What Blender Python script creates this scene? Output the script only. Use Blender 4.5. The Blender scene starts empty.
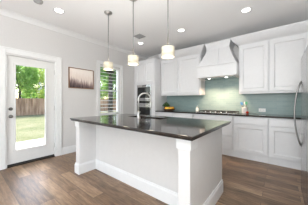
import bpy, math, random
from mathutils import Vector
R = math.radians
S = bpy.context.scene
COL = S.collection
random.seed(7)

# ------------------------------------------------------------------ camera
cd = bpy.data.cameras.new('camera'); cam = bpy.data.objects.new('camera', cd); COL.objects.link(cam)
cam.location = (3.812, 0.0, 1.202)
cam.rotation_euler = (R(90), 0, R(38.777))
cd.sensor_width = 36; cd.lens = 157.646 / 308 * 36; cd.shift_y = -1.45 / 308
cd.clip_start = 0.05; cd.clip_end = 300
S.camera = cam
# ------------------------------------------------------------------ view, sky, sun, added fill lights
S.view_settings.view_transform = 'Standard'; S.view_settings.look = 'None'
S.view_settings.gamma = 1; S.view_settings.exposure = 0.54
S.view_settings.use_curve_mapping = False
w = bpy.data.worlds.new('sky'); S.world = w; w.use_nodes = True
nt = w.node_tree; bg = nt.nodes['Background']
sky = nt.nodes.new('ShaderNodeTexSky'); sky.sky_type = 'NISHITA'; sky.sun_disc = False
sky.sun_elevation = R(55); sky.sun_rotation = R(270); sky.air_density = 1.0; sky.dust_density = 2.5
nt.links.new(sky.outputs[0], bg.inputs[0]); bg.inputs[1].default_value = 0.55

def light(name, kind, loc, rot, energy, color=(1, 1, 1), **kw):
    d = bpy.data.lights.new(name, kind); d.energy = energy; d.color = color
    for k, v in kw.items(): setattr(d, k, v)
    o = bpy.data.objects.new(name, d); COL.objects.link(o); o.location = loc; o.rotation_euler = rot
    return o
SUNDIR = Vector((.62, -.03, -.78))
light('sun', 'SUN', (0, 0, 12), SUNDIR.to_track_quat('-Z', 'Y').to_euler(), 7.5, (1, .96, .90), angle=R(7))
# unseen fill lamps added behind the camera, standing in for window daylight
light('rear_fill_light', 'AREA', (3.35, -4.3, 1.45), (R(96), 0, 0), 108, (.96, .985, 1), shape='RECTANGLE', size=2.2, size_y=1.8)
light('side_fill_light', 'AREA', (4.74, -2.2, 1.5), (R(110), 0, R(90)), 6, (.96, .985, 1), shape='RECTANGLE', size=3.0, size_y=1.8)
# unseen up-facing fill lamp added to brighten the ceiling and room
light('bounce_fill', 'AREA', (4.1, -.6, 1.0), (R(180), 0, 0), 128, (.96, .985, 1), shape='RECTANGLE', size=1.6, size_y=1.2)
light('door_daylight', 'AREA', (-.30, .93, 1.15), (0, R(-90), 0), 14, (1, .98, .94), shape='RECTANGLE', size=1.6, size_y=.6).data.cycles.is_portal = True

# ------------------------------------------------------------------ materials
def mat(name, col, rough=.5, metal=0, spec=None, **kw):
    m = bpy.data.materials.new(name); m.use_nodes = True
    b = m.node_tree.nodes['Principled BSDF']
    b.inputs['Base Color'].default_value = (*col, 1); b.inputs['Roughness'].default_value = rough
    b.inputs['Metallic'].default_value = metal
    if spec is not None: b.inputs['Specular IOR Level'].default_value = spec
    for k, v in kw.items(): b.inputs[k].default_value = v
    return m
def N(m, t): return m.node_tree.nodes.new(t)
def L(m, a, b): m.node_tree.links.new(a, b)
def P(m): return m.node_tree.nodes['Principled BSDF']
def coords(m, scale=(1, 1, 1), rot=(0, 0, 0), loc=(0, 0, 0)):
    c = N(m, 'ShaderNodeTexCoord'); mp = N(m, 'ShaderNodeMapping')
    mp.inputs['Scale'].default_value = scale; mp.inputs['Rotation'].default_value = rot; mp.inputs['Location'].default_value = loc
    L(m, c.outputs['Object'], mp.inputs[0]); return mp.outputs[0]
def noise(m, vec, scale, detail=4, rough=.5):
    n = N(m, 'ShaderNodeTexNoise'); n.inputs['Scale'].default_value = scale; n.inputs['Detail'].default_value = detail
    n.inputs['Roughness'].default_value = rough; L(m, vec, n.inputs['Vector']); return n.outputs['Fac']
def ramp(m, fac, stops):
    r = N(m, 'ShaderNodeValToRGB'); e = r.color_ramp.elements
    while len(e) < len(stops): e.new(.5)
    for el, (p, c) in zip(e, stops): el.position = p; el.color = (*c, 1)
    L(m, fac, r.inputs[0]); return r.outputs[0]
def bump(m, h, strength=.2, dist=.01):
    b = N(m, 'ShaderNodeBump'); b.inputs['Strength'].default_value = strength; b.inputs['Distance'].default_value = dist
    L(m, h, b.inputs['Height']); L(m, b.outputs[0], P(m).inputs['Normal'])
def mottled(name, a, b, scale, rough=.6, metal=0, stretch=(1, 1, 1), bmp=0, **kw):
    m = mat(name, a, rough, metal, **kw); f = noise(m, coords(m, stretch), scale)
    L(m, ramp(m, f, [(.3, a), (.7, b)]), P(m).inputs['Base Color'])
    if bmp: bump(m, f, bmp)
    return m

M = {}
M['wall'] = mottled('wall_paint', (.60, .588, .577), (.62, .608, .597), 40, .7, bmp=.03)
M['ceil'] = mottled('ceiling_paint', (.875, .875, .875), (.885, .885, .885), 60, .8, bmp=.04)
M['trim'] = mottled('white_trim_paint', (.72, .72, .715), (.74, .74, .735), 20, .4)
M['cab'] = mottled('white_cabinet_paint', (.71, .712, .722), (.73, .732, .742), 18, .35)
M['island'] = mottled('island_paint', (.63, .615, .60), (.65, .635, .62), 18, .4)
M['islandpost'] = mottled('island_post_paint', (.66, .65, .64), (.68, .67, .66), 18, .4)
M['doorp'] = mottled('door_paint', (.66, .655, .64), (.68, .675, .66), 18, .4)
M['nickel'] = mat('brushed_nickel', (.50, .49, .48), .28, 1)
M['rod'] = mat('pendant_rod_metal', (.25, .245, .24), .35, 1)
M['darknickel'] = mat('dark_nickel', (.20, .19, .18), .3, 1)
M['chrome'] = mat('polished_steel', (.72, .72, .72), .14, 1)
M['steel'] = mottled('stainless_steel', (.58, .58, .59), (.64, .64, .65), 6, .24, 1, stretch=(1, 1, 40))
M['fridge'] = mottled('refrigerator_steel', (.36, .36, .365), (.42, .42, .425), 4, .20, 1, stretch=(40, 40, 1))
M['blackglass'] = mat('black_oven_glass', (.012, .013, .014), .05)
M['iron'] = mottled('cast_iron', (.015, .015, .016), (.03, .03, .03), 60, .5, bmp=.1)
M['rubber'] = mat('dark_rubber', (.02, .02, .02), .6)
M['bronze'] = mat('dark_bronze', (.035, .028, .022), .5, .3)
M['plastic'] = mat('white_plastic', (.82, .82, .80), .35)
M['slot'] = mat('outlet_slot', (.05, .05, .05), .6)
M['ceramic'] = mat('white_ceramic', (.82, .81, .78), .15)
M['wood'] = mottled('walnut_wood', (.10, .055, .03), (.20, .11, .06), 9, .45, stretch=(1, 8, 8))
M['frame'] = mottled('frame_wood', (.16, .075, .035), (.28, .15, .08), 12, .45, stretch=(1, 6, 6))
M['orange'] = mottled('orange_peel', (.80, .36, .03), (.88, .48, .05), 40, .4, bmp=.1)
M['lemon'] = mottled('lemon_peel', (.85, .58, .05), (.88, .66, .10), 40, .4, bmp=.1)
M['apple'] = mottled('red_apple_skin', (.36, .015, .015), (.48, .07, .04), 8, .25)
M['herb'] = mottled('herb_leaf', (.025, .07, .02), (.06, .14, .035), 20, .5)
M['pot'] = mat('dark_pot', (.05, .045, .045), .4)
M['bluep'] = mat('blue_silicone', (.10, .32, .62), .4)
M['greenp'] = mat('green_silicone', (.12, .42, .22), .4)
M['vent'] = mat('grey_vent_metal', (.36, .36, .36), .5)
M['ventslat'] = mat('vent_slat', (.40, .40, .40), .5)
M['post'] = mottled('tree_bark', (.045, .035, .027), (.09, .072, .055), 8, .9, stretch=(3, 3, .6), bmp=.6)
M['concrete'] = mottled('patio_concrete', (.40, .39, .375), (.46, .445, .425), 5, .85, bmp=.05)
M['roof'] = mottled('pale_shingles', (.55, .52, .49), (.66, .63, .60), 3, .9)
M['siding'] = mottled('pale_siding', (.62, .60, .55), (.66, .64, .60), 3, .9)
M['screen'] = mat('display_screen', (.01, .012, .014), .1)

def m_granite():
    m = mat('black_granite', (.012, .012, .013), .085, spec=.5)
    v = coords(m); f = noise(m, v, 160, 3, .7)
    L(m, ramp(m, f, [(.40, (.016, .013, .011)), (.60, (.045, .037, .032)), (.75, (.15, .13, .115))]), P(m).inputs['Base Color'])
    return m
M['granite'] = m_granite()
def m_floor():
    m = mat('wood_plank_floor', (.2, .13, .08), .3)
    v = coords(m)
    br = N(m, 'ShaderNodeTexBrick'); br.offset = .37; br.offset_frequency = 2; br.squash = 1
    for k, x in (('Scale', 1), ('Mortar Size', .0022), ('Mortar Smooth', .1), ('Bias', 0), ('Brick Width', 1.0), ('Row Height', .15)):
        br.inputs[k].default_value = x
    br.inputs['Color1'].default_value = (0, 0, 0, 1); br.inputs['Color2'].default_value = (1, 1, 1, 1); br.inputs['Mortar'].default_value = (.5, .5, .5, 1)
    L(m, v, br.inputs['Vector'])
    mp = N(m, 'ShaderNodeMapping'); mp.inputs['Scale'].default_value = (1.6, 13, 1); L(m, v, mp.inputs[0])
    ad = N(m, 'ShaderNodeVectorMath'); ad.operation = 'ADD'; L(m, mp.outputs[0], ad.inputs[0])
    sc = N(m, 'ShaderNodeVectorMath'); sc.operation = 'SCALE'; sc.inputs['Scale'].default_value = 37; L(m, br.outputs['Color'], sc.inputs[0]); L(m, sc.outputs[0], ad.inputs[1])
    g = noise(m, ad.outputs[0], 2.4, 8, .72)
    mx = N(m, 'ShaderNodeMix'); mx.data_type = 'FLOAT'; mx.inputs[0].default_value = .22
    L(m, g, mx.inputs[2]); L(m, br.outputs['Color'], mx.inputs[3])
    c = ramp(m, mx.outputs[0], [(.28, (.050, .028, .015)), (.44, (.165, .098, .056)), (.56, (.26, .165, .098)), (.74, (.44, .30, .19))])
    mm = N(m, 'ShaderNodeMix'); mm.data_type = 'RGBA'; L(m, br.outputs['Fac'], mm.inputs[0]); L(m, c, mm.inputs[6]); mm.inputs[7].default_value = (.07, .05, .035, 1)
    L(m, mm.outputs[2], P(m).inputs['Base Color'])
    rr = N(m, 'ShaderNodeMapRange'); rr.inputs[3].default_value = .28; rr.inputs[4].default_value = .46; L(m, g, rr.inputs[0]); L(m, rr.outputs[0], P(m).inputs['Roughness'])
    inv = N(m, 'ShaderNodeMath'); inv.operation = 'MULTIPLY_ADD'; inv.inputs[1].default_value = -1; L(m, br.outputs['Fac'], inv.inputs[0]); L(m, g, inv.inputs[2])
    bump(m, inv.outputs[0], .15, .004)
    return m
M['floor'] = m_floor()
def m_tile():
    m = mat('glass_tile', (.3, .4, .39), .32, spec=.3)
    v = coords(m, rot=(R(90), 0, 0))
    br = N(m, 'ShaderNodeTexBrick')
    for k, x in (('Scale', 1), ('Mortar Size', .0016), ('Mortar Smooth', .2), ('Bias', 0), ('Brick Width', .15), ('Row Height', .05)):
        br.inputs[k].default_value = x
    br.inputs['Color1'].default_value = (.235, .33, .322, 1); br.inputs['Color2'].default_value = (.27, .365, .357, 1); br.inputs['Mortar'].default_value = (.34, .395, .385, 1)
    L(m, v, br.inputs['Vector']); L(m, br.outputs['Color'], P(m).inputs['Base Color'])
    return m
M['tile'] = m_tile()
def m_glass():
    m = bpy.data.materials.new('window_glass'); m.use_nodes = True; t = m.node_tree
    t.nodes.remove(P(m)); out = t.nodes['Material Output']
    tr = N(m, 'ShaderNodeBsdfTransparent'); tr.inputs[0].default_value = (.97, .98, .97, 1)
    gl = N(m, 'ShaderNodeBsdfGlossy'); gl.inputs['Roughness'].default_value = .02
    fr = N(m, 'ShaderNodeFresnel'); fr.inputs[0].default_value = 1.3; mx = N(m, 'ShaderNodeMixShader')
    L(m, fr.outputs[0], mx.inputs[0]); L(m, tr.outputs[0], mx.inputs[1]); L(m, gl.outputs[0], mx.inputs[2]); L(m, mx.outputs[0], out.inputs[0])
    return m
M['glass'] = m_glass()
def m_emit(name, col, strength):
    m = mat(name, (.56, .51, .41), .7); P(m).inputs['Emission Color'].default_value = (*col, 1); P(m).inputs['Emission Strength'].default_value = strength
    return m
M['lens'] = m_emit('lamp_lens', (1, .97, .92), 4)
M['shade'] = m_emit('lit_fabric_shade', (1, .84, .52), .10)
M['diffuser'] = m_emit('lit_diffuser', (1, .95, .85), .75)
M['band'] = m_emit('lit_shade_band', (1, .88, .66), .12)
def m_fence():
    m = mat('fence_wood', (.3, .2, .13), .85); v = coords(m)
    br = N(m, 'ShaderNodeTexNoise'); br.inputs['Scale'].default_value = 1; br.inputs['Detail'].default_value = 3
    mp = N(m, 'ShaderNodeMapping'); mp.inputs['Scale'].default_value = (1, 5, .5); L(m, v, mp.inputs[0]); L(m, mp.outputs[0], br.inputs['Vector'])
    L(m, ramp(m, br.outputs['Fac'], [(.3, (.22, .11, .055)), (.7, (.64, .38, .23))]), P(m).inputs['Base Color'])
    return m
M['fence'] = m_fence()
def m_lawn():
    m = mat('lawn_grass', (.3, .4, .1), .95); v = coords(m)
    f = noise(m, v, .6, 8, .7)
    L(m, ramp(m, f, [(.35, (.075, .095, .024)), (.55, (.135, .138, .060)), (.75, (.18, .17, .10))]), P(m).inputs['Base Color'])
    bump(m, noise(m, v, 30, 3), .8, .05)
    return m
M['lawn'] = m_lawn()
def leafmat(name, a, b):
    m = mottled(name, a, b, 1.3, .6); t = N(m, 'ShaderNodeBsdfTranslucent'); L(m, P(m).inputs['Base Color'].links[0].from_socket, t.inputs[0])
    mx = N(m, 'ShaderNodeMixShader'); mx.inputs[0].default_value = .45; L(m, P(m).outputs[0], mx.inputs[1]); L(m, t.outputs[0], mx.inputs[2]); L(m, mx.outputs[0], m.node_tree.nodes['Material Output'].inputs[0])
    return m
M['leafA'] = leafmat('leaf_bright', (.16, .33, .06), (.42, .60, .16))
M['leafB'] = leafmat('leaf_deep', (.08, .20, .05), (.22, .40, .12))
M['leafC'] = leafmat('leaf_yellow', (.36, .50, .10), (.62, .68, .22))
def m_art():
    m = mat('misty_forest_print', (.7, .6, .55), .6)
    c = N(m, 'ShaderNodeTexCoord'); sp = N(m, 'ShaderNodeSeparateXYZ'); L(m, c.outputs['Object'], sp.inputs[0])
    h = N(m, 'ShaderNodeMapRange'); h.inputs[1].default_value = -.235; h.inputs[2].default_value = .235; L(m, sp.outputs['Z'], h.inputs[0])
    n1 = noise(m, coords(m, (1, 14, 3.0)), 2.0, 5, .6)
    n2 = noise(m, coords(m, (1, 55, 6)), 1.0, 3, .6)
    y = N(m, 'ShaderNodeMapRange'); y.inputs[1].default_value = -.307; y.inputs[2].default_value = .312; y.inputs[3].default_value = -.16; y.inputs[4].default_value = .06; L(m, sp.outputs['Y'], y.inputs[0])
    a = N(m, 'ShaderNodeMath'); a.operation = 'MULTIPLY_ADD'; a.inputs[1].default_value = -.55; L(m, n1, a.inputs[0]); L(m, h.outputs[0], a.inputs[2])
    b = N(m, 'ShaderNodeMath'); b.operation = 'MULTIPLY_ADD'; b.inputs[1].default_value = -.35; L(m, n2, b.inputs[0]); L(m, a.outputs[0], b.inputs[2])
    d = N(m, 'ShaderNodeMath'); d.operation = 'ADD'; L(m, b.outputs[0], d.inputs[0]); L(m, y.outputs[0], d.inputs[1])
    e = N(m, 'ShaderNodeMath'); e.operation = 'ADD'; e.inputs[1].default_value = .62; L(m, d.outputs[0], e.inputs[0])
    L(m, ramp(m, e.outputs[0], [(.10, (.035, .022, .025)), (.30, (.16, .11, .11)), (.46, (.45, .35, .32)), (.58, (.74, .64, .57)), (.9, (.84, .76, .70))]), P(m).inputs['Base Color'])
    return m
M['art'] = m_art()

# ------------------------------------------------------------------ mesh builder
ORG = {}
class MB:
    def __init__(s): s.v = []; s.f = []; s.sm = []
    def add(s, v, f, smooth=False):
        k = len(s.v); s.v += [tuple(p) for p in v]; s.f += [tuple(i + k for i in q) for q in f]; s.sm += [smooth] * len(f); return s
    def box(s, x0, x1, y0, y1, z0, z1):
        v = [(x, y, z) for z in (z0, z1) for y in (y0, y1) for x in (x0, x1)]
        return s.add(v, [(0, 2, 3, 1), (4, 5, 7, 6), (0, 1, 5, 4), (2, 6, 7, 3), (0, 4, 6, 2), (1, 3, 7, 5)])
    def loft(s, rings, closed=True, caps=True, smooth=False):
        n = len(rings[0]); v = [p for r in rings for p in r]; f = []
        for i in range(len(rings) - 1):
            for j in range(n if closed else n - 1):
                a = i * n + j; b = i * n + (j + 1) % n; f.append((a, b, b + n, a + n))
        s.add(v, f, smooth)
        if caps:
            k = len(s.v) - len(v)
            s.f += [tuple(k + j for j in reversed(range(n))), tuple(k + (len(rings) - 1) * n + j for j in range(n))]; s.sm += [False, False]
        return s
    def tube(s, path, r, n=12):
        path = [Vector(p) for p in path]; rings = []
        d0 = (path[1] - path[0]).normalized(); u = d0.orthogonal().normalized()
        for i, p in enumerate(path):
            d = (path[min(i + 1, len(path) - 1)] - path[max(i - 1, 0)]).normalized()
            u = (u - d * u.dot(d)).normalized(); w_ = d.cross(u)
            rr = r[i] if isinstance(r, (list, tuple)) else r
            rings.append([p + (u * math.cos(2 * math.pi * k / n) + w_ * math.sin(2 * math.pi * k / n)) * rr for k in range(n)])
        return s.loft(rings, smooth=True)
    def lathe(s, c, prof, n=24, axis='z', caps=True):
        rings = []
        for r, h in prof:
            ring = []
            for k in range(n):
                a = 2 * math.pi * k / n; p = (r * math.cos(a), r * math.sin(a), h)
                if axis == 'x': p = (h, r * math.cos(a), r * math.sin(a))
                if axis == 'y': p = (r * math.sin(a), h, r * math.cos(a))
                ring.append((c[0] + p[0], c[1] + p[1], c[2] + p[2]))
            rings.append(ring)
        return s.loft(rings, caps=caps, smooth=True)
    def ball(s, c, r, n=14, m=9, sq=(1, 1, 1), dimple=0):
        rings = []
        for i in range(m + 1):
            t = -math.pi / 2 + math.pi * i / m; rad = max(math.cos(t), .03); h = math.sin(t) * (1 - dimple * (1 - abs(math.sin(t)) ** .5) * 0) - (dimple * math.exp(-(rad / .3) ** 2) if t > 0 else 0)
            rings.append([(c[0] + r * sq[0] * rad * math.cos(2 * math.pi * k / n), c[1] + r * sq[1] * rad * math.sin(2 * math.pi * k / n), c[2] + r * sq[2] * h) for k in range(n)])
        return s.loft(rings, smooth=True)
    def prism(s, prof, axis, a, b):   # prof: 2D outline; axis x -> (y,z), y -> (x,z), z -> (x,y)
        def P3(p, t): return (t, p[0], p[1]) if axis == 'x' else ((p[0], t, p[1]) if axis == 'y' else (p[0], p[1], t))
        return s.loft([[P3(p, a) for p in prof], [P3(p, b) for p in prof]])
    def build(s, name, m, parent=None, bevel=0, org=None):
        me = bpy.data.meshes.new(name)
        o = bpy.data.objects.new(name, me); COL.objects.link(o)
        off = Vector((0, 0, 0))
        if parent is not None:
            off = ORG[parent.name]; o.parent = parent
        elif org is not None:
            off = Vector(org); o.location = off
        ORG[o.name] = off
        me.from_pydata([Vector(p) - off for p in s.v], [], s.f); me.update()
        for p, q in zip(me.polygons, s.sm): p.use_smooth = q
        import bmesh
        b = bmesh.new(); b.from_mesh(me); bmesh.ops.recalc_face_normals(b, faces=b.faces); b.to_mesh(me); b.free()
        me.materials.append(m)
        if bevel:
            bv = o.modifiers.new('bevel', 'BEVEL'); bv.width = bevel; bv.segments = 2; bv.limit_method = 'ANGLE'; bv.angle_limit = R(40)
        return o
def tag(o, label=None, cat=None, group=None, kind=None):
    for k, v in (('label', label), ('category', cat), ('group', group), ('kind', kind)):
        if v: o[k] = v
    return o
def thing(name, label, cat, loc, group=None, kind=None):
    o = bpy.data.objects.new(name, None); COL.objects.link(o); o.location = loc; o.empty_display_size = .1
    ORG[o.name] = Vector(loc); return tag(o, label, cat, group, kind)
def B(*a): return MB().box(*a)
def copy_tree(o, delta, parent=None):
    c = o.copy(); COL.objects.link(c)
    if parent is None: c.location = Vector(o.location) + Vector(delta); 
    else: c.parent = parent
    for ch in list(o.children): copy_tree(ch, delta, c)
    return c

# ------------------------------------------------------------------ room shell (ceiling 2.80 m)
CH = 2.80; YB = 4.336; XR = 4.80; YF = -4.5
def struct(o): o['kind'] = 'structure'; return o
struct(B(-.0, XR, YF, YB, -.12, 0).build('floor', M['floor']))
struct(B(-.15, XR + .15, YF - .15, YB + .15, CH, CH + .12).build('ceiling', M['ceil']))
DY0, DY1, DZ = .535, 1.337, 2.055
WY0, WY1, WZ0, WZ1 = 2.40, 3.10, .80, 2.20
wl = MB()
wl.box(-.15, 0, YF - .15, DY0, -.12, CH).box(-.15, 0, DY0, DY1, DZ, CH).box(-.15, 0, DY1, WY0, -.12, CH)
wl.box(-.15, 0, WY0, WY1, -.12, WZ0).box(-.15, 0, WY0, WY1, WZ1, CH).box(-.15, 0, WY1, YB + .15, -.12, CH)
wl.box(-.15, 0, DY0, DY1, -.12, -.002)
struct(wl.build('wall_left', M['wall']))
struct(B(0, XR, YB, YB + .15, -.12, CH).build('wall_back', M['wall']))
struct(MB().box(XR, XR + .15, -.6, YB + .15, -.12, CH).box(XR, XR + .15, YF - .15, -3.8, -.12, CH).box(XR, XR + .15, -3.8, -.6, -.12, .5).box(XR, XR + .15, -3.8, -.6, 2.5, CH).build('wall_right', M['wall']))
w3 = struct(MB().box(XR + .04, XR + .12, -3.8, -3.74, .5, 2.5).box(XR + .04, XR + .12, -.66, -.6, .5, 2.5).box(XR + .04, XR + .12, -3.74, -.66, .5, .56).box(XR + .04, XR + .12, -3.74, -.66, 2.44, 2.5)
            .box(XR + .04, XR + .12, -2.23, -2.17, .56, 2.44).build('added_window_3', M['trim']))  # unseen window added to go with the side fill lamp
B(XR + .08, XR + .085, -3.74, -.66, .56, 2.44).build('window_pane', M['glass'], w3)
wf = MB(); wf.box(0, .3, YF - .15, YF, -.12, CH).box(4.5, XR, YF - .15, YF, -.12, CH).box(.3, 4.5, YF - .15, YF, -.12, .5).box(.3, 4.5, YF - .15, YF, 2.5, CH)
struct(wf.build('wall_front', M['wall']))
w2 = struct(MB().box(.3, .36, YF - .12, YF - .04, .5, 2.5).box(4.44, 4.5, YF - .12, YF - .04, .5, 2.5).box(.36, 4.44, YF - .12, YF - .04, .5, .56).box(.36, 4.44, YF - .12, YF - .04, 2.44, 2.5)
            .box(1.7, 1.76, YF - .12, YF - .04, .56, 2.44).box(3.04, 3.10, YF - .12, YF - .04, .56, 2.44).build('window_2', M['trim']))
B(.36, 4.44, YF - .085, YF - .08, .56, 2.44).build('window_pane', M['glass'], w2)
# crown moulding and baseboard on the left wall
def crown(mb, a, b, x0=0, zc=CH, h=.085, d=.065):
    mb.prism([(x0, zc), (x0, zc - h), (x0 + .010, zc - h), (x0 + .016, zc - h + .018), (x0 + d * .55, zc - .035), (x0 + d - .008, zc - .014), (x0 + d, zc - .012), (x0 + d, zc)], 'y', a, b); return mb
struct(crown(MB(), YF, YB).build('trim_1', M['trim']))
def base_y(a, b): return MB().prism([(0, 0), (.016, 0), (.016, .13), (.011, .145), (.008, .16), (0, .16)], 'y', a, b)
struct(base_y(YF, DY0 - .108).build('baseboard_left', M['trim']))
struct(base_y(DY1 + .108, 3.70).build('baseboard_left', M['trim']))

# ------------------------------------------------------------------ glazed door
d = MB()  # slab with lite opening
GY0, GY1, GZ0, GZ1 = .672, 1.152, .29, 1.88
sy0, sy1, sz0, sz1 = DY0 + .022, DY1 - .022, .048, DZ - .022
for a in ((sy0, GY0, sz0, sz1), (GY1, sy1, sz0, sz1), (GY0, GY1, sz0, GZ0), (GY0, GY1, GZ1, sz1)): d.box(-.075, -.03, a[0], a[1], a[2], a[3])
door = struct(d.build('door_1', M['doorp']))
door['label'] = 'white exterior door with one tall glass pane'
lf = MB()
for a in ((GY0 - .028, GY0 + .004, GZ0 - .028, GZ1 + .028), (GY1 - .004, GY1 + .028, GZ0 - .028, GZ1 + .028), (GY0 + .004, GY1 - .004, GZ0 - .028, GZ0 + .004), (GY0 + .004, GY1 - .004, GZ1 - .004, GZ1 + .028)):
    lf.box(-.03, -.018, a[0], a[1], a[2], a[3])
lf.build('lite_frame', M['doorp'], door, .004)
MB().box(-.072, -.028, sy0, sy1, .023, .047).build('door_sweep', M['rubber'], door)
B(-.056, -.050, GY0, GY1, GZ0, GZ1).build('glass_pane', M['glass'], door)
jb = MB().box(-.15, 0, DY0, DY0 + .019, 0, DZ).box(-.15, 0, DY1 - .019, DY1, 0, DZ).box(-.15, 0, DY0 + .019, DY1 - .019, DZ - .019, DZ)
jb.build('door_jamb', M['trim'], door)
def casing(y0, y1, z0, z1, wd, bottom=False, hd=.0):
    mb = MB(); t = .018
    mb.box(0, t, y0 - wd, y0 - .004, z0, z1 + wd + hd).box(0, t, y1 + .004, y1 + wd, z0, z1 + wd + hd).box(0, t, y0 - .004, y1 + .004, z1 + .004, z1 + wd + hd)
    mb.box(t, t + .008, y0 - wd, y0 - wd + .022, z0, z1 + wd + hd).box(t, t + .008, y1 + wd - .022, y1 + wd, z0, z1 + wd + hd).box(t, t + .008, y0 - wd + .022, y1 + wd - .022, z1 + wd + hd - .022, z1 + wd + hd)
    if bottom: mb.box(0, t, y0 - wd, y1 + wd, z0 - wd, z0 - .004).box(0, .05, y0 - wd - .02, y1 + wd + .02, z0 - .004, z0 + .022)
    return mb
casing(DY0, DY1, 0, DZ, .108).build('door_casing', M['trim'], door, .003)
MB().box(-.15, .005, DY0 + .019, DY1 - .019, 0, .022).build('threshold', M['bronze'], door, .003)
for z, nm in ((1.057, 'deadbolt'), (.922, 'door_knob')):
    k = MB(); prof = [(.030, -.03), (.031, -.024), (.026, -.018)] + ([(.016, -.014), (.016, -.006)] if nm == 'deadbolt' else [(.012, -.012), (.012, .005), (.024, .012), (.028, .024), (.024, .036), (.008, .040)])
    k.lathe((0, .605, z), prof, axis='x').build(nm, M['darknickel'], door)
for z in (.25, 1.05, 1.82):
    MB().lathe((-.022, sy1 + .003, z), [(.008, -.05), (.008, .05)], 10).build('hinge', M['nickel'], door)

# ------------------------------------------------------------------ window with shutter
wn = MB()
for a in ((WY0, WY0 + .035, WZ0, WZ1), (WY1 - .035, WY1, WZ0, WZ1), (WY0 + .035, WY1 - .035, WZ0, WZ0 + .035), (WY0 + .035, WY1 - .035, WZ1 - .035, WZ1)): wn.box(-.145, -.075, *a)
wn.box(-.13, -.095, WY0 + .035, WY1 - .035, 1.485, 1.52)
win = struct(wn.build('window_1', M['trim']))
B(-.114, -.110, WY0 + .035, WY1 - .035, WZ0 + .035, WZ1 - .035).build('glass_pane', M['glass'], win)
casing(WY0, WY1, WZ0, WZ1, .09, True).build('window_casing', M['trim'], win, .003)
sh = thing('plantation_shutter', 'white louvered shutter with open slats inside the kitchen window', 'shutter', (-.03, 2.75, WZ0))
f = MB()
for a in ((WY0 + .002, WY0 + .042, WZ0 + .024, WZ1 - .002), (WY1 - .042, WY1 - .002, WZ0 + .024, WZ1 - .002), (WY0 + .042, WY1 - .042, WZ0 + .024, WZ0 + .075), (WY0 + .042, WY1 - .042, WZ1 - .06, WZ1 - .002)): f.box(-.06, -.03, *a)
f.build('shutter_frame', M['trim'], sh, .003)
sl = MB(); nz = 13
for i in range(nz):
    z = WZ0 + .115 + i * (WZ1 - WZ0 - .215) / (nz - 1); t = R(-3); c, s_ = math.cos(t), math.sin(t); pr = []
    for (u, v_) in ((-.034, 0), (-.017, .0045), (.017, .0045), (.034, 0), (.017, -.0045), (-.017, -.0045)): pr.append((-.045 + u * c - v_ * s_, z + u * s_ + v_ * c))
    sl.prism(pr, 'y', WY0 + .044, WY1 - .044)
sl.build('louvers', M['trim'], sh)
# ------------------------------------------------------------------ outdoors
GZ = -.30
struct(B(-60, -.2, -30, 60, GZ - .3, GZ).build('lawn', M['lawn']))
struct(B(-2.45, -.16, -2.5, 4.0, GZ, -.05).build('patio', M['concrete'], None, .01))
FX = -17
fence = thing('wooden_fence', 'tall brown wooden picket fence across the back of the lawn', 'fence', (FX, 10, GZ))
n = 0; y = -6.0
pk = MB()
while y < 34:
    h = 1.80 + random.uniform(-.015, .015); x = FX + random.uniform(-.006, .006)
    pk.prism([(y, GZ), (y + .135, GZ), (y + .135, GZ + h - .03), (y + .11, GZ + h), (y + .025, GZ + h), (y, GZ + h - .03)], 'x', x, x + .02); y += .142
pk.build('picket_panel', M['fence'], fence)
for z in (.3, 1.0, 1.55): B(FX - .045, FX - .008, -6, 34, GZ + z, GZ + z + .09).build('rail', M['fence'], fence)
for i in range(17): B(FX - .14, FX - .05, -6 + i * 2.45, -5.91 + i * 2.45, GZ, GZ + 1.75).build('post', M['fence'], fence)

def tree(label, x, y, h, r, mt, n=1700, trunk_r=.14, zc=None, leaf=.16, name='tree', cat='tree', grp=None, flat=1.0):
    rnd = random.Random(hash((round(x * 10), round(y * 10))) & 0xffff)
    t = thing(name, label, cat, (x, y, GZ), grp)
    zc = zc if zc is not None else h - r
    tb = MB(); top = GZ + zc
    tb.tube([(x, y, GZ), (x + .04, y, GZ + zc * .35), (x - .03, y + .05, top), (x, y, top + r * .5)], [trunk_r * 1.15, trunk_r, trunk_r * .8, trunk_r * .35], 10)
    for k in range(5):
        a = k * 1.26 + rnd.random(); tb.tube([(x, y, top - r * .35), (x + math.cos(a) * r * .35, y + math.sin(a) * r * .35, top + r * .05), (x + math.cos(a) * r * .65, y + math.sin(a) * r * .65, top + r * .35)], [trunk_r * .5, trunk_r * .3, trunk_r * .12], 7)
    tb.build('trunk', M['post'], t)
    cl = [(0, 0, 0, .62)]
    for k in range(11):
        a = rnd.random() * 6.28; e = rnd.uniform(-.8, 1.0); cl.append((math.cos(a) * .62 * math.cos(e), math.sin(a) * .62 * math.cos(e), math.sin(e) * .62 * flat, rnd.uniform(.30, .46)))
    v = []; fc = []
    for i in range(n):
        c = rnd.choice(cl); q = Vector((rnd.gauss(0, 1), rnd.gauss(0, 1), rnd.gauss(0, 1))).normalized() * c[3] * rnd.random() ** .25
        p = Vector((x + (c[0] + q.x) * r, y + (c[1] + q.y) * r, top + (c[2] + q.z * max(1, flat * .8)) * r))
        a = Vector((rnd.gauss(0, 1), rnd.gauss(0, 1), rnd.gauss(0, .6))).normalized(); b = a.orthogonal().normalized(); s = leaf * rnd.uniform(.6, 1.3); k = len(v)
        v += [p - a * s, p + b * s * .5, p + a * s, p - b * s * .5]; fc.append((k, k + 1, k + 2, k + 3))
    MB().add(v, fc).build('crown', mt, t)
    return t
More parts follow.
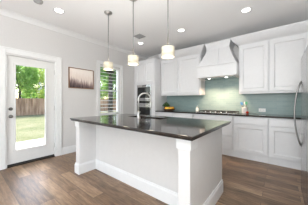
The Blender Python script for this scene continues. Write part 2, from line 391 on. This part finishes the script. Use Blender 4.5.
tr_specs = [
    ('bright green tree beyond the fence in the left half of the door glass', -19.9, 4.5, 7.2, 2.05, 'leafA'),
    ('yellow green tree farther beyond the fence in the right half of the door glass', -24.8, 7.3, 7.6, 2.3, 'leafC'),
    ('green tree beyond the fence at the left edge of the window', -19.9, 13.5, 7.0, 2.1, 'leafA'),
    ('bright green tree beyond the fence in the right half of the window', -19.9, 18.2, 8.0, 2.2, 'leafA'),
    ('yellow green tree farther beyond the fence in the middle of the window', -24.8, 18.0, 9.0, 2.3, 'leafC'),
]
for lb, x, y, h, r, mt in tr_specs: tree(lb, x, y, h, r, M[mt], 2600, zc=h * .5, grp='trees beyond the fence', leaf=.2, flat=1.35 * h / (2.2 * r))
tree('low dark green shrub just beyond the fence at the right edge of the door glass', -18.3, 7.3, 3.2, .9, M['leafB'], 1500, .06, grp=None, name='shrub', cat='shrub', leaf=.14)
tree('lawn tree whose dark trunk stands in the middle of the window', -6.0, 7.05, 5.0, 1.5, M['leafB'], 1800, .17, zc=3.9, leaf=.14)
hs = thing('neighboring_house', 'pale house with a light grey roof behind the trees', 'house', (-33, 12, GZ))
B(-38, -30, 8.2, 17, GZ, GZ + 5.6).build('house_wall', M['siding'], hs)
MB().prism([(-38.6, GZ + 5.6), (-29.4, GZ + 5.6), (-29.4, GZ + 5.8), (-34, GZ + 8.6), (-38.6, GZ + 5.8)], 'y', 7.7, 17.5).build('roof', M['roof'], hs)
for yy in (9.6, 12.6): B(-30, -29.95, yy, yy + 1.0, GZ + 3.4, GZ + 4.7).build('window', M['blackglass'], hs)

# ------------------------------------------------------------------ framed picture
pf = thing('framed_picture', 'framed misty forest print in a thin brown wooden frame on the left wall', 'picture', (.012, 1.90, 1.745))
py0, py1, pz0, pz1 = 1.593, 2.212, 1.505, 1.99
f = MB()
for a in ((py0, py0 + .018, pz0, pz1), (py1 - .018, py1, pz0, pz1), (py0 + .018, py1 - .018, pz0, pz0 + .018), (py0 + .018, py1 - .018, pz1 - .018, pz1)): f.box(.001, .032, *a)
f.build('picture_frame', M['frame'], pf, .003)
B(.004, .020, py0 + .018, py1 - .018, pz0 + .018, pz1 - .018).build('print', M['art'], pf)

# ------------------------------------------------------------------ cabinets
def shaker(mb, x0, x1, z0, z1, yf, t=.022, st=.062, rec=.015):
    yb = yf + t
    mb.box(x0, x0 + st, yf, yb, z0, z1).box(x1 - st, x1, yf, yb, z0, z1).box(x0 + st, x1 - st, yf, yb, z0, z0 + st).box(x0 + st, x1 - st, yf, yb, z1 - st, z1)
    # sloped inner moulding then flat recessed panel
    a = .014; o = [(x0 + st, z0 + st), (x1 - st, z0 + st), (x1 - st, z1 - st), (x0 + st, z1 - st)]; i_ = [(x0 + st + a, z0 + st + a), (x1 - st - a, z0 + st + a), (x1 - st - a, z1 - st - a), (x0 + st + a, z1 - st - a)]
    v = [(p[0], yf + .002, p[1]) for p in o] + [(p[0], yf + rec, p[1]) for p in i_]
    mb.add(v, [(k, (k + 1) % 4, 4 + (k + 1) % 4, 4 + k) for k in range(4)] + [(4, 5, 6, 7)])
    return mb
def slab(mb, x0, x1, z0, z1, yf, t=.02):
    mb.box(x0, x1, yf + .004, yf + t, z0, z1).box(x0 + .012, x1 - .012, yf, yf + .004, z0 + .012, z1 - .012); return mb
YC = 3.752  # base carcass face
def base_cab(x0, x1, label, doors=1, drawers=False):
    t = thing('base_cabinet', label, 'cabinet', ((x0 + x1) / 2, 4.04, 0), 'white base cabinets on the back wall')
    B(x0 + .001, x1 - .001, YC, YB - .002, .115, .883).build('carcass', M['cab'], t, .002)
    MB().box(x0 + .001, x1 - .001, YC - .012, YC + .02, 0, .095).box(x0 + .001, x1 - .001, YC - .004, YC + .02, .095, .114).build('base_trim', M['cab'], t)
    g = .02
    slab(MB(), x0 + g, x1 - g, .722, .862, YC - .030, .0295).build('drawer', M['cab'], t, .002)
    if drawers:
        slab(MB(), x0 + g, x1 - g, .440, .702, YC - .030, .0295).build('drawer', M['cab'], t, .002)
        slab(MB(), x0 + g, x1 - g, .138, .420, YC - .030, .0295).build('drawer', M['cab'], t, .002)
    else:
        wd = (x1 - x0 - 2 * g - (doors - 1) * .006) / doors
        for k in range(doors): shaker(MB(), x0 + g + k * (wd + .006), x0 + g + k * (wd + .006) + wd, .138, .702, YC - .030, .0295).build('door', M['cab'], t, .002)
    return t
base_cab(.880, 1.473, 'white base cabinet beside the oven tower, below the fruit bowl')
base_cab(1.473, 2.090, 'white base cabinet just left of the cooktop base')
base_cab(2.090, 3.018, 'wide white drawer base cabinet under the gas cooktop', drawers=True)
base_cab(3.018, 3.630, 'white base cabinet below the utensil crock, right of the cooktop')
base_cab(3.630, 4.240, 'white base cabinet at the right end, nearest the refrigerator')
# worktop along the back wall
cw = tag(MB().box(.882, 4.245, 3.706, YB - .001, .884, .916).build('back_countertop', M['granite'], None, .004, org=(2.56, 4.0, .884)), 'dark granite worktop running along the back wall below the tiles', 'countertop')
bs = tag(MB().box(.882, 2.166, YB - .012, YB - .001, .917, 1.372).box(2.166, 3.074, YB - .012, YB - .001, .917, 1.770).box(3.074, 4.245, YB - .012, YB - .001, .917, 1.372).build('backsplash', M['tile'], None, 0, org=(2.56, YB, .917)), 'grey green glass tile backsplash behind the cooktop and worktop', 'backsplash')
YU = 4.006
def wall_cab(x0, x1, label, doors):
    t = thing('wall_cabinet', label, 'cabinet', ((x0 + x1) / 2, 4.17, 1.372), 'white wall cabinets beside the hood')
    B(x0 + .001, x1 - .001, YU, YB - .002, 1.385, 2.46).build('carcass', M['cab'], t, .002)
    B(x0 + .001, x1 - .001, YU - .004, YU + .018, 1.362, 1.40).build('light_rail', M['cab'], t, .003)
    g = .018; wd = (x1 - x0 - 2 * g - (doors - 1) * .005) / doors
    for k in range(doors): shaker(MB(), x0 + g + k * (wd + .005), x0 + g + k * (wd + .005) + wd, 1.408, 2.425, YU - .028, .0275, st=.066).build('door', M['cab'], t, .002)
    return t
wall_cab(.880, 1.501, 'white wall cabinet next to the oven tower', 1)
wall_cab(1.501, 2.168, 'white wall cabinet just left of the range hood', 1)
wall_cab(3.074, 3.628, 'white wall cabinet just right of the range hood', 1)
wall_cab(3.628, 4.240, 'white wall cabinet at the far right behind the refrigerator', 1)
CPROF = [(-.004, 2.448), (.012, 2.448), (.014, 2.462), (.030, 2.474), (.070, 2.508), (.110, 2.552), (.138, 2.594), (.150, 2.604), (.152, 2.628), (-.004, 2.628)]
def cab_crown(path):   # path(o) -> list of (x, y) for outward offset o
    mb = MB(); n_ = len(path(0)); return mb.loft([[(*path(o)[k], z) for o, z in CPROF] for k in range(n_)])
tag(cab_crown(lambda o: [(.885, YU - o), (2.168 + o, YU - o), (2.168 + o, YB - .002)]).build('cabinet_crown', M['cab'], None, 0, org=(1.5, YU, 2.448)), 'white crown moulding on top of the wall cabinets left of the hood', 'moulding')
tag(cab_crown(lambda o: [(3.074 - o, YB - .002), (3.074 - o, YU - o), (4.24, YU - o)]).build('cabinet_crown', M['cab'], None, 0, org=(3.7, YU, 2.448)), 'white crown moulding on top of the wall cabinets right of the hood', 'moulding')

# oven tower
TX0, TX1, YT = .07, .878, 3.70
tw = thing('oven_tower_cabinet', 'tall white cabinet holding the wall ovens in the far corner', 'cabinet', ((TX0 + TX1) / 2, 4.0, 0))
ox0, ox1 = .128, .742   # appliance opening
f = MB().box(.003, ox0, YT, YB - .002, 0, 2.50).box(ox1, TX1, YT, YB - .002, 0, 2.50).box(ox0, ox1, YT, YB - .002, 1.72, 2.50).box(ox0, ox1, YT, YB - .002, 0, .42).box(ox0, ox1, YB - .06, YB - .002, .42, 1.72)
f.build('carcass', M['cab'], tw)
xm = (TX0 + TX1) / 2
shaker(MB(), TX0 + .02, xm - .003, 1.765, 2.45, YT - .022).build('door', M['cab'], tw, .002)
shaker(MB(), xm + .003, TX1 - .02, 1.765, 2.45, YT - .022).build('door', M['cab'], tw, .002)
slab(MB(), TX0 + .02, TX1 - .02, .13, .40, YT - .022).build('drawer', M['cab'], tw, .002)
B(TX0 + .0, TX1, YT - .012, YT, 0, .10).build('base_trim', M['cab'], tw)
# wall microwave + oven
def handle_bar(mb, x0, x1, y, z, r=.010):
    mb.tube([(x0, y, z), (x1, y, z)], r, 12)
    for x in (x0 + .04, x1 - .04): mb.tube([(x, y, z), (x, y + .045, z)], r * .8, 8)
    return mb
mw = thing('wall_microwave', 'stainless built-in microwave with dark window above the oven', 'microwave', ((ox0 + ox1) / 2, YT, 1.22))
B(ox0 + .003, ox1 - .003, YT - .02, YT + .38, 1.235, 1.717).build('body', M['steel'], mw, .003)
B(ox0 + .05, ox1 - .05, YT - .026, YT - .0205, 1.30, 1.64).build('window', M['blackglass'], mw)
B(ox0 + .02, ox1 - .02, YT - .024, YT - .0205, 1.655, 1.705).build('control_panel', M['steel'], mw)
B(xm - .10, xm + .06, YT - .0265, YT - .0245, 1.667, 1.693).build('display', M['screen'], mw)
handle_bar(MB(), ox0 + .05, ox1 - .05, YT - .065, 1.268).build('handle', M['chrome'], mw)
ov = thing('wall_oven', 'stainless built-in oven with black glass door below the microwave', 'oven', ((ox0 + ox1) / 2, YT, .42))
B(ox0 + .003, ox1 - .003, YT - .02, YT + .5, .423, 1.232).build('body', M['steel'], ov, .003)
B(ox0 + .02, ox1 - .02, YT - .024, YT - .0205, 1.135, 1.205).build('control_panel', M['screen'], ov)
B(ox0 + .05, ox1 - .05, YT - .026, YT - .0205, .52, 1.01).build('window', M['blackglass'], ov)
handle_bar(MB(), ox0 + .05, ox1 - .05, YT - .065, 1.07).build('handle', M['chrome'], ov)

# ------------------------------------------------------------------ range hood
hd = thing('range_hood', 'white wooden range hood with flared chimney above the cooktop', 'range hood', (2.623, 4.1, 1.775))
hc = 2.623
B(hc - .450, hc + .450, 3.750, YB - .002, 1.79, 2.035).build('apron', M['cab'], hd, .004)
MB().box(hc - .4505, hc + .4505, 3.738, YB - .003, 2.035, 2.062).box(hc - .4505, hc + .4505, 3.742, YB - .003, 1.772, 1.79).build('apron_moulding', M['cab'], hd, .004)
def hood_at(t):   # 0 bottom .. 1 top, concave flare
    k = (1 - t) ** 1.25
    return .262 + (.435 - .262) * k, 3.93 - (3.93 - 3.765) * k, 2.062 + t * .42
rings = []
for i in range(15):
    hw, yf, z = hood_at(i / 14); rings.append([(hc - hw, yf, z), (hc + hw, yf, z), (hc + hw, YB - .003, z), (hc - hw, YB - .003, z)])
MB().loft(rings).build('flared_body', M['cab'], hd)
bt = []
for i in range(15):
    hw, yf, z = hood_at(i / 14); bt.append([(hc - .040, yf - .020, z), (hc + .040, yf - .020, z), (hc + .040, yf + .004, z), (hc - .040, yf + .004, z)])
MB().loft(bt).build('batten', M['cab'], hd, .002)
cp = MB(); pr = [(0, 2.482), (.004, 2.482), (.008, 2.52), (.016, 2.56), (.026, 2.58), (.028, 2.59), (.028, 2.632), (0, 2.632)]
rg = [[(hc - .262 - a, 3.93 - a, z), (hc + .262 + a, 3.93 - a, z), (hc + .262 + a, YB - .003, z), (hc - .262 - a, YB - .003, z)] for a, z in pr[1:-1]]
cp.loft(rg).build('cap_moulding', M['cab'], hd, .002)
B(hc - .37, hc + .37, 3.83, 4.27, 1.757, 1.7715).build('vent_insert', M['steel'], hd, .003)
for sx in (-.2, .2):
    MB().lathe((hc + sx, 3.92, 1.7515), [(.03, 0), (.03, .005)], 16).build('hood_lamp', M['lens'], hd)
    light('hood_light', 'SPOT', (hc + sx, 3.94, 1.745), (R(14), 0, 0), 38, (1, .72, .50), spot_size=R(112), spot_blend=.8, shadow_soft_size=.04)

# ------------------------------------------------------------------ gas cooktop
ck = thing('gas_cooktop', 'stainless gas cooktop with black iron grates under the hood', 'cooktop', (2.6, 4.0, .9165))
cx0, cx1, cy0, cy1 = 2.17, 3.05, 3.775, 4.265
B(cx0, cx1, cy0, cy1, .9165, .928).build('cooktop_pan', M['steel'], ck, .003)
for k in range(3):
    a = cx0 + .02 + k * .282; b = a + .275; g = MB(); z0, z1 = .948, .962
    for x in (a, b - .014, (a + b) / 2 - .007): g.box(x, x + .014, cy0 + .09, cy1 - .02, z0, z1)
    for y in (cy0 + .09, cy1 - .034, cy0 + .2, cy0 + .33): g.box(a, b, y, y + .014, z0, z1)
    for x in (a, b - .014):
        for y in (cy0 + .09, cy1 - .034): g.box(x, x + .014, y, y + .014, .928, z0)
    g.build('grate', M['iron'], ck)
for (x, y, r) in ((2.33, 3.93, .04), (2.33, 4.15, .05), (2.61, 4.04, .06), (2.89, 3.93, .05), (2.89, 4.15, .04)):
    MB().lathe((x, y, .928), [(r, 0), (r, .008), (r * .75, .010), (r * .75, .018), (r * .6, .020)], 18).build('burner', M['iron'], ck)
for k in range(5):
    MB().lathe((2.37 + k * .12, cy0 + .045, .928), [(.02, 0), (.021, .004), (.017, .006), (.016, .028), (.012, .030)], 14).build('knob', M['chrome'], ck)

# ------------------------------------------------------------------ refrigerator
fr = thing('refrigerator', 'tall stainless refrigerator with bowed door handle at the right edge', 'refrigerator', (4.38, 2.2, 0))
FXF, FY0, FY1, FZ = 4.01, 1.72, 2.70, 1.735
B(FXF + .065, 4.77, FY0 + .005, FY1 - .005, .03, FZ - .02).build('body', M['vent'], fr, .006)
B(FXF + .03, FXF + .065, FY0 + .02, FY1 - .02, .01, .09).build('toe_grille', M['rubber'], fr)
def rdoor(y0, y1):
    mb = MB(); r = .035; pr = [(y0, .095), (y1, .095)] + [(y1 - r + r * math.cos(R(a)), FZ - r + r * math.sin(R(a))) for a in range(0, 91, 15)] + [(y0, FZ)]
    return mb.prism(pr, 'x', FXF, FXF + .06)
d1 = rdoor(2.135, FY1).build('door', M['fridge'], fr, .006)
d2 = rdoor(FY0, 2.127).build('door', M['fridge'], fr, .006)
def fhandle(y):
    mb = MB(); pts = []; z0, z1 = .655, 1.435
    for i in range(17):
        t = i / 16; pts.append((FXF - .004 - .058 * math.sin(math.pi * t) ** .75, y, z0 + (z1 - z0) * t))
    mb.tube(pts, .0095, 12)
    for z in (z0, z1): mb.lathe((FXF, y, z), [(.016, -.006), (.016, .0)], 12, axis='x')
    return mb
fhandle(2.655).build('handle', M['rod'], d1)

# ------------------------------------------------------------------ island
isl = thing('kitchen_island', 'white paneled kitchen island base with square end posts', 'island', (2.17, 1.75, 0))
IX0, IX1 = 1.118, 3.205; WT = .118; IY0, IYP, IY1 = 1.25, 1.55, 2.20; IZ = .876
SX0, SX1, SY0, SY1 = 1.62, 2.36, 1.955, 2.19   # sink opening
MB().box(IX0 + WT, IX1 - WT, IYP, IY1, 0, .66).box(IX0 + WT, SX0 - .02, IYP, IY1, .66, IZ).box(SX1 + .02, IX1 - WT, IYP, IY1, .66, IZ).box(SX0 - .02, SX1 + .02, IYP, SY0 - .02, .66, IZ).build('body', M['island'], isl)
MB().box(SX0 - .02, SX1 + .02, IY1 - .004, IY1, .66, IZ).build('sink_apron', M['island'], isl)
for a, b in ((IX0, IX0 + WT), (IX1 - WT, IX1)):
    B(a, b, IY0, IY1, 0, IZ).build('end_panel', M['islandpost'], isl, .003)
    MB().box(a - .014, b + .014, IY0 - .014, IY0 + WT + .014, .775, IZ - .001).build('capital', M['trim'], isl, .004)
def plinth(x0, x1, y0, y1):
    t = .016; h = .165
    rg = [[(x0 - a, y0 - a, z), (x1 + a, y0 - a, z), (x1 + a, y1, z), (x0 - a, y1, z)] for a, z in ((t, 0), (t, h - .03), (.010, h - .015), (.007, h))]
    return MB().loft(rg)
plinth(IX0, IX0 + WT, IY0, IY1).build('base_trim', M['trim'], isl)
plinth(IX1 - WT, IX1, IY0, IY1).build('base_trim', M['trim'], isl)
MB().prism([(IYP, 0), (IYP - .016, 0), (IYP - .016, .135), (IYP - .010, .15), (IYP - .007, .165), (IYP, .165)], 'x', IX0 + WT + .016, IX1 - WT - .016).build('base_trim', M['trim'], isl)
# granite top with sink cut-out
TX0i, TX1i, TY0, TY1 = 1.068, 3.267, 1.172, 2.411
SY1 = 2.17
def top_ring(mb, x0, x1, y0, y1, hx0, hx1, hy0, hy1, z0, z1):
    o = [(x0, y0), (x1, y0), (x1, y1), (x0, y1)]; h = [(hx0, hy0), (hx1, hy0), (hx1, hy1), (hx0, hy1)]
    v = [(p[0], p[1], z) for z in (z0, z1) for p in o] + [(p[0], p[1], z) for z in (z0, z1) for p in h]
    f = []
    for k in range(4):
        n_ = (k + 1) % 4
        f += [(k, n_, 4 + n_, 4 + k), (8 + k, 8 + n_, 12 + n_, 12 + k), (4 + k, 4 + n_, 12 + n_, 12 + k), (k, n_, 8 + n_, 8 + k)]
    return mb.add(v, f)
it = MB(); top_ring(it, TX0i, TX1i, TY0, TY1, SX0, SX1, SY0, SY1, .8965, .917)
top_ring(it, TX0i + .012, TX1i - .012, TY0 + .012, TY1 - .012, SX0, SX1, SY0, SY1, .877, .8965)
itop = tag(it.build('island_countertop', M['granite'], None, .004, org=(2.17, 1.8, .877)), 'polished black granite slab on top of the island', 'countertop')
sk = thing('kitchen_sink', 'stainless undermount sink set in the island top behind the faucet', 'sink', (1.99, 2.06, .66))
s_ = MB(); x0, x1, y0, y1 = SX0 - .006, SX1 + .006, SY0 - .006, SY1 + .006; t = .004
rgs = [[(x0 - 0, y0, .876), (x1, y0, .876), (x1, y1, .876), (x0, y1, .876)], [(x0 + .01, y0 + .01, .70), (x1 - .01, y0 + .01, .70), (x1 - .01, y1 - .01, .70), (x0 + .01, y1 - .01, .70)], [(x0 + .04, y0 + .04, .68), (x1 - .04, y0 + .04, .68), (x1 - .04, y1 - .04, .68), (x0 + .04, y1 - .04, .68)]]
s_.loft(rgs, caps=False); k = len(s_.v); s_.f.append((k - 4, k - 3, k - 2, k - 1)); s_.sm.append(False)
ba = s_.build('basin', M['steel'], sk)
MB().lathe((1.99, 2.06, .681), [(.045, 0), (.045, .003), (.02, .001)], 18).build('drain', M['chrome'], sk)
# faucet
FPX, FPY, FZ0 = 1.965, 1.885, .9172
fc = thing('gooseneck_faucet', 'tall brushed nickel gooseneck faucet standing on the island', 'faucet', (FPX, FPY, FZ0))
MB().lathe((FPX, FPY, FZ0), [(.030, 0), (.030, .006), (.024, .012), (.022, .05), (.020, .10), (.016, .11)], 20).build('base', M['nickel'], fc)
dx, dy = .62, .785; rr = .105; zt = FZ0 + .31
pts = [(FPX, FPY, FZ0 + .10), (FPX, FPY, zt)]
for i in range(1, 15):
    a = math.pi * (1 - i / 14); pts.append((FPX + dx * rr * (1 + math.cos(a)), FPY + dy * rr * (1 + math.cos(a)), zt + rr * math.sin(a)))
pts.append((FPX + dx * 2 * rr, FPY + dy * 2 * rr, zt - .03))
MB().tube(pts, .0125, 12).build('spout', M['nickel'], fc)
ex, ey = FPX + dx * 2 * rr, FPY + dy * 2 * rr
MB().lathe((ex, ey, zt - .03), [(.014, 0), (.018, -.02), (.019, -.10), (.016, -.115), (.012, -.117)], 16).build('spray_head', M['nickel'], fc)
MB().tube([(FPX + .018, FPY - .012, FZ0 + .075), (FPX + .05, FPY - .035, FZ0 + .085), (FPX + .095, FPY - .06, FZ0 + .115)], [.009, .008, .006], 10).build('lever', M['nickel'], fc)

# ------------------------------------------------------------------ things on the worktop
ZW = .9168
def bowl(label):
    t = thing('fruit_bowl', label, 'bowl', (1.205, 3.97, ZW))
    MB().lathe((1.205, 3.97, ZW), [(.07, 0), (.12, .006), (.170, .030), (.185, .050), (.180, .052), (.160, .034), (.11, .014), (.02, .010)], 28).build('bowl_body', M['wood'], t)
bowl('shallow dark wooden bowl of yellow fruit on the back worktop')
fr_s = [('orange', 'orange', 1.135, 3.93, .050, .052, 'orange at the front left of the wooden bowl'),
        ('orange', 'orange', 1.275, 3.93, .056, .052, 'orange at the front right of the wooden bowl'),
        ('lemon', 'lemon', 1.212, 3.875, .040, .038, 'yellow lemon between the two front oranges in the bowl'),
        ('lemon', 'lemon', 1.205, 3.99, .034, .036, 'yellow lemon in the middle of the wooden bowl'),
        ('lemon', 'lemon', 1.125, 4.035, .056, .036, 'yellow lemon at the back left of the wooden bowl'),
        ('orange', 'orange', 1.29, 4.03, .058, .048, 'orange at the back right of the wooden bowl')]
for kd, mt, x, y, dz, r, lb in fr_s:
    t = tag(MB().ball((x, y, ZW + dz + .014), r, 16, 11, (1, 1, .96) if kd == 'orange' else (1.25, .95, .95)).build(kd, M[mt], None, 0, org=(x, y, ZW + dz - r)), lb, kd, 'fruit in the wooden bowl')
hp = thing('potted_herb', 'small dark green potted herb between the fruit bowl and the oven tower', 'plant', (1.00, 4.09, ZW))
MB().lathe((1.00, 4.09, ZW), [(.045, 0), (.060, .11), (.056, .11), (.05, .095), (.01, .095)], 20).build('pot', M['pot'], hp)
rnd = random.Random(3); v = []; f = []
for i in range(260):
    q = Vector((rnd.gauss(0, 1), rnd.gauss(0, 1), abs(rnd.gauss(0, 1)))).normalized() * rnd.uniform(.3, 1)
    p = Vector((1.03 + q.x * .12, 4.075 + q.y * .10, ZW + .115 + q.z * .135)); a = Vector((rnd.gauss(0, 1), rnd.gauss(0, 1), rnd.gauss(0, .5))).normalized(); b = a.orthogonal().normalized(); k = len(v); s = rnd.uniform(.014, .028)
    v += [p - a * s, p + b * s * .5, p + a * s, p - b * s * .5]; f.append((k, k + 1, k + 2, k + 3))
MB().add(v, f).build('leaves', M['herb'], hp)
sd = thing('soap_dispenser', 'small white soap bottle on the worktop left of the cooktop', 'dispenser', (2.02, 4.12, ZW))
MB().lathe((2.02, 4.12, ZW), [(.034, 0), (.036, .01), (.036, .085), (.018, .105), (.014, .115)], 18).build('bottle', M['ceramic'], sd)
MB().lathe((2.02, 4.12, ZW), [(.016, .115), (.016, .125), (.005, .127), (.005, .155)], 12).tube([(2.02, 4.12, ZW + .155), (2.05, 4.10, ZW + .153), (2.06, 4.094, ZW + .146)], .005, 8).build('pump', M['plastic'], sd)
CX, CY = 3.165, 4.14
uc = thing('utensil_crock', 'white ceramic crock of cooking utensils right of the cooktop', 'crock', (CX, CY, ZW))
MB().lathe((CX, CY, ZW), [(.055, 0), (.060, .01), (.062, .13), (.065, .138), (.058, .14), (.055, .13), (.053, .014), (.01, .012)], 24).build('crock_body', M['ceramic'], uc)
def utensil(name, lb, cat, ox, oy, tx, ty, h, mh, mt, wd):
    t = thing(name, lb, cat, (CX + ox, CY + oy, ZW + .015)); a = Vector((CX + ox, CY + oy, ZW + .018)); b = Vector((CX + tx, CY + ty, ZW + h))
    MB().tube([a, a.lerp(b, .5), b], .006, 8).build('handle', M[mh], t)
    e = b + (b - a).normalized() * .07; rg = []
    for u, s in ((0, .3), (.25, .85), (.7, 1), (1, .8)):
        p = b.lerp(e, u); rg.append([p + Vector((-wd * s, -.004, 0)), p + Vector((wd * s, -.004, 0)), p + Vector((wd * s, .004, 0)), p + Vector((-wd * s, .004, 0))])
    MB().loft(rg).build('blade', M[mt], t)
utensil('spatula', 'blue spatula standing in the white crock', 'spatula', -.02, -.01, -.05, -.02, .19, 'wood', 'bluep', .026)
utensil('spatula', 'green spatula standing in the white crock', 'spatula', .02, -.01, .035, -.03, .20, 'wood', 'greenp', .026)
utensil('spoon', 'white plastic spoon standing in the crock between the spatulas', 'spoon', 0, .025, .0, .05, .20, 'plastic', 'plastic', .024)
ap = thing('apple', 'red apple on the worktop beside the white crock', 'apple', (CX + .066, CY - .086, ZW))
MB().ball((CX + .066, CY - .086, ZW + .030), .031, 16, 11, (1, 1, .93), .18).build('apple_flesh', M['apple'], ap)
MB().tube([(CX + .066, CY - .086, ZW + .050), (CX + .069, CY - .086, ZW + .072)], .003, 6).build('stem', M['wood'], ap)
ol = thing('wall_outlet', 'white horizontal outlet plate on the backsplash right of the crock', 'outlet', (3.30, YB - .012, .995))
OX = 3.81 - .0  # set below
def outlet(t, x, z):
    B(x - .066, x + .066, YB - .0185, YB - .0125, z - .040, z + .040).build('cover_plate', M['plastic'], t, .003)
    for s in (-1, 1):
        q = B(x + s * .03 - .019, x + s * .03 + .019, YB - .021, YB - .0186, z - .015, z + .015).build('socket', M['plastic'], t, .002)
        MB().box(x + s * .03 - .008, x + s * .03 + .006, YB - .0222, YB - .0211, z - .008, z - .006).box(x + s * .03 - .008, x + s * .03 + .006, YB - .0222, YB - .0211, z + .006, z + .008).build('slot', M['slot'], q)
OX = 3.485; ol.location = (OX, YB - .012, .995); ORG[ol.name] = Vector(ol.location)
outlet(ol, OX, .995)

# ------------------------------------------------------------------ pendants and ceiling fittings
def pendant(x, y, lb):
    t = thing('pendant_lamp', lb, 'pendant lamp', (x, y, CH), 'pendant lamps over the island')
    MB().lathe((x, y, CH), [(.07, -.001), (.072, -.012), (.064, -.022), (.02, -.028), (.008, -.045)], 24).build('canopy', M['nickel'], t)
    MB().tube([(x, y, CH - .04), (x, y, 1.90)], .006, 10).build('rod', M['rod'], t)
    sh_ = MB().lathe((x, y, 0), [(.0815, 1.788), (.0835, 1.788), (.0835, 1.895), (.0815, 1.895)], 32, caps=False); sh_.build('drum_shade', M['shade'], t)
    MB().lathe((x, y, 0), [(.0800, 1.768), (.0835, 1.768), (.0835, 1.7875), (.0800, 1.7875)], 32, caps=False).build('shade_band', M['band'], t)
    MB().lathe((x, y, 0), [(.079, 1.770), (.079, 1.773), (.01, 1.773)], 28).build('diffuser', M['diffuser'], t)
    sp = MB().lathe((x, y, 0), [(.02, 1.875), (.02, 1.905), (.008, 1.91)], 14)
    for k in range(3):
        a = k * 2.09; sp.tube([(x, y, 1.888), (x + .081 * math.cos(a), y + .081 * math.sin(a), 1.888)], .003, 6)
    sp.build('socket', M['nickel'], t)
    light('pendant_glow', 'POINT', (x, y, 1.73), (0, 0, 0), 2.5, (1, .88, .7), shadow_soft_size=.06)
    light('pendant_uplight', 'SPOT', (x, y, 1.86), (R(180), 0, 0), 3.5, (1, .93, .84), spot_size=R(165), spot_blend=.6, shadow_soft_size=.05)
pendant(1.389, 1.70, 'drum pendant lamp farthest left, hanging in front of the window')
pendant(2.033, 1.70, 'middle drum pendant lamp, between the other two over the island')
pendant(2.678, 1.70, 'drum pendant lamp nearest the camera, in front of the wall cabinets')
cans = [(.76, 1.12, 'recessed ceiling light near the glazed door'), (.80, 3.16, 'recessed ceiling light in the far corner by the vent'), (2.06, 3.16, 'recessed ceiling light in front of the left wall cabinets'), (3.34, 3.17, 'recessed ceiling light at the right, nearest the refrigerator')]
def can(x, y, lb):
    t = thing('recessed_light', lb, 'ceiling light', (x, y, CH), 'recessed ceiling lights')
    MB().lathe((x, y, CH), [(.092, -.0005), (.092, -.004), (.075, -.009), (.066, -.004)], 28, caps=False).build('trim_ring', M['trim'], t)
    MB().lathe((x, y, CH), [(.068, -.0005), (.068, -.004), (.01, -.005)], 24).build('lens', M['lens'], t)
    light('can_light', 'SPOT', (x, y, CH - .02), (0, 0, 0), 8, (1, .97, .94), spot_size=R(125), spot_blend=.7, shadow_soft_size=.07)
for c in cans: can(*c)
vt = thing('ceiling_vent', 'grey rectangular air vent in the ceiling behind the middle pendant', 'vent', (1.10, 2.80, CH))
fx0, fx1, fy0, fy1 = .99, 1.21, 2.70, 2.91
MB().box(fx0, fx0 + .02, fy0, fy1, CH - .012, CH - .0005).box(fx1 - .02, fx1, fy0, fy1, CH - .012, CH - .0005).box(fx0 + .02, fx1 - .02, fy0, fy0 + .02, CH - .012, CH - .0005).box(fx0 + .02, fx1 - .02, fy1 - .02, fy1, CH - .012, CH - .0005).build('vent_frame', M['vent'], vt, .002)
B(fx0 + .02, fx1 - .02, fy0 + .02, fy1 - .02, CH - .003, CH - .0005).build('backing', M['rubber'], vt)
s2 = MB()
for k in range(5): yy = fy0 + .035 + k * .029; s2.prism([(yy, CH - .004), (yy + .018, CH - .012), (yy + .020, CH - .010), (yy + .003, CH - .003)], 'x', fx0 + .02, fx1 - .02)
s2.build('vent_slats', M['vent'], vt)
sm = thing('smoke_detector', 'small grey round detector on the ceiling above the door', 'detector', (.81, .80, CH))
MB().lathe((.81, .80, CH), [(.065, -.0005), (.065, -.012), (.058, -.03), (.03, -.036)], 24).build('housing', M['vent'], sm)
MB().lathe((.81, .80, CH), [(.026, -.036), (.022, -.040)], 16).build('sensor_cap', M['ventslat'], sm)
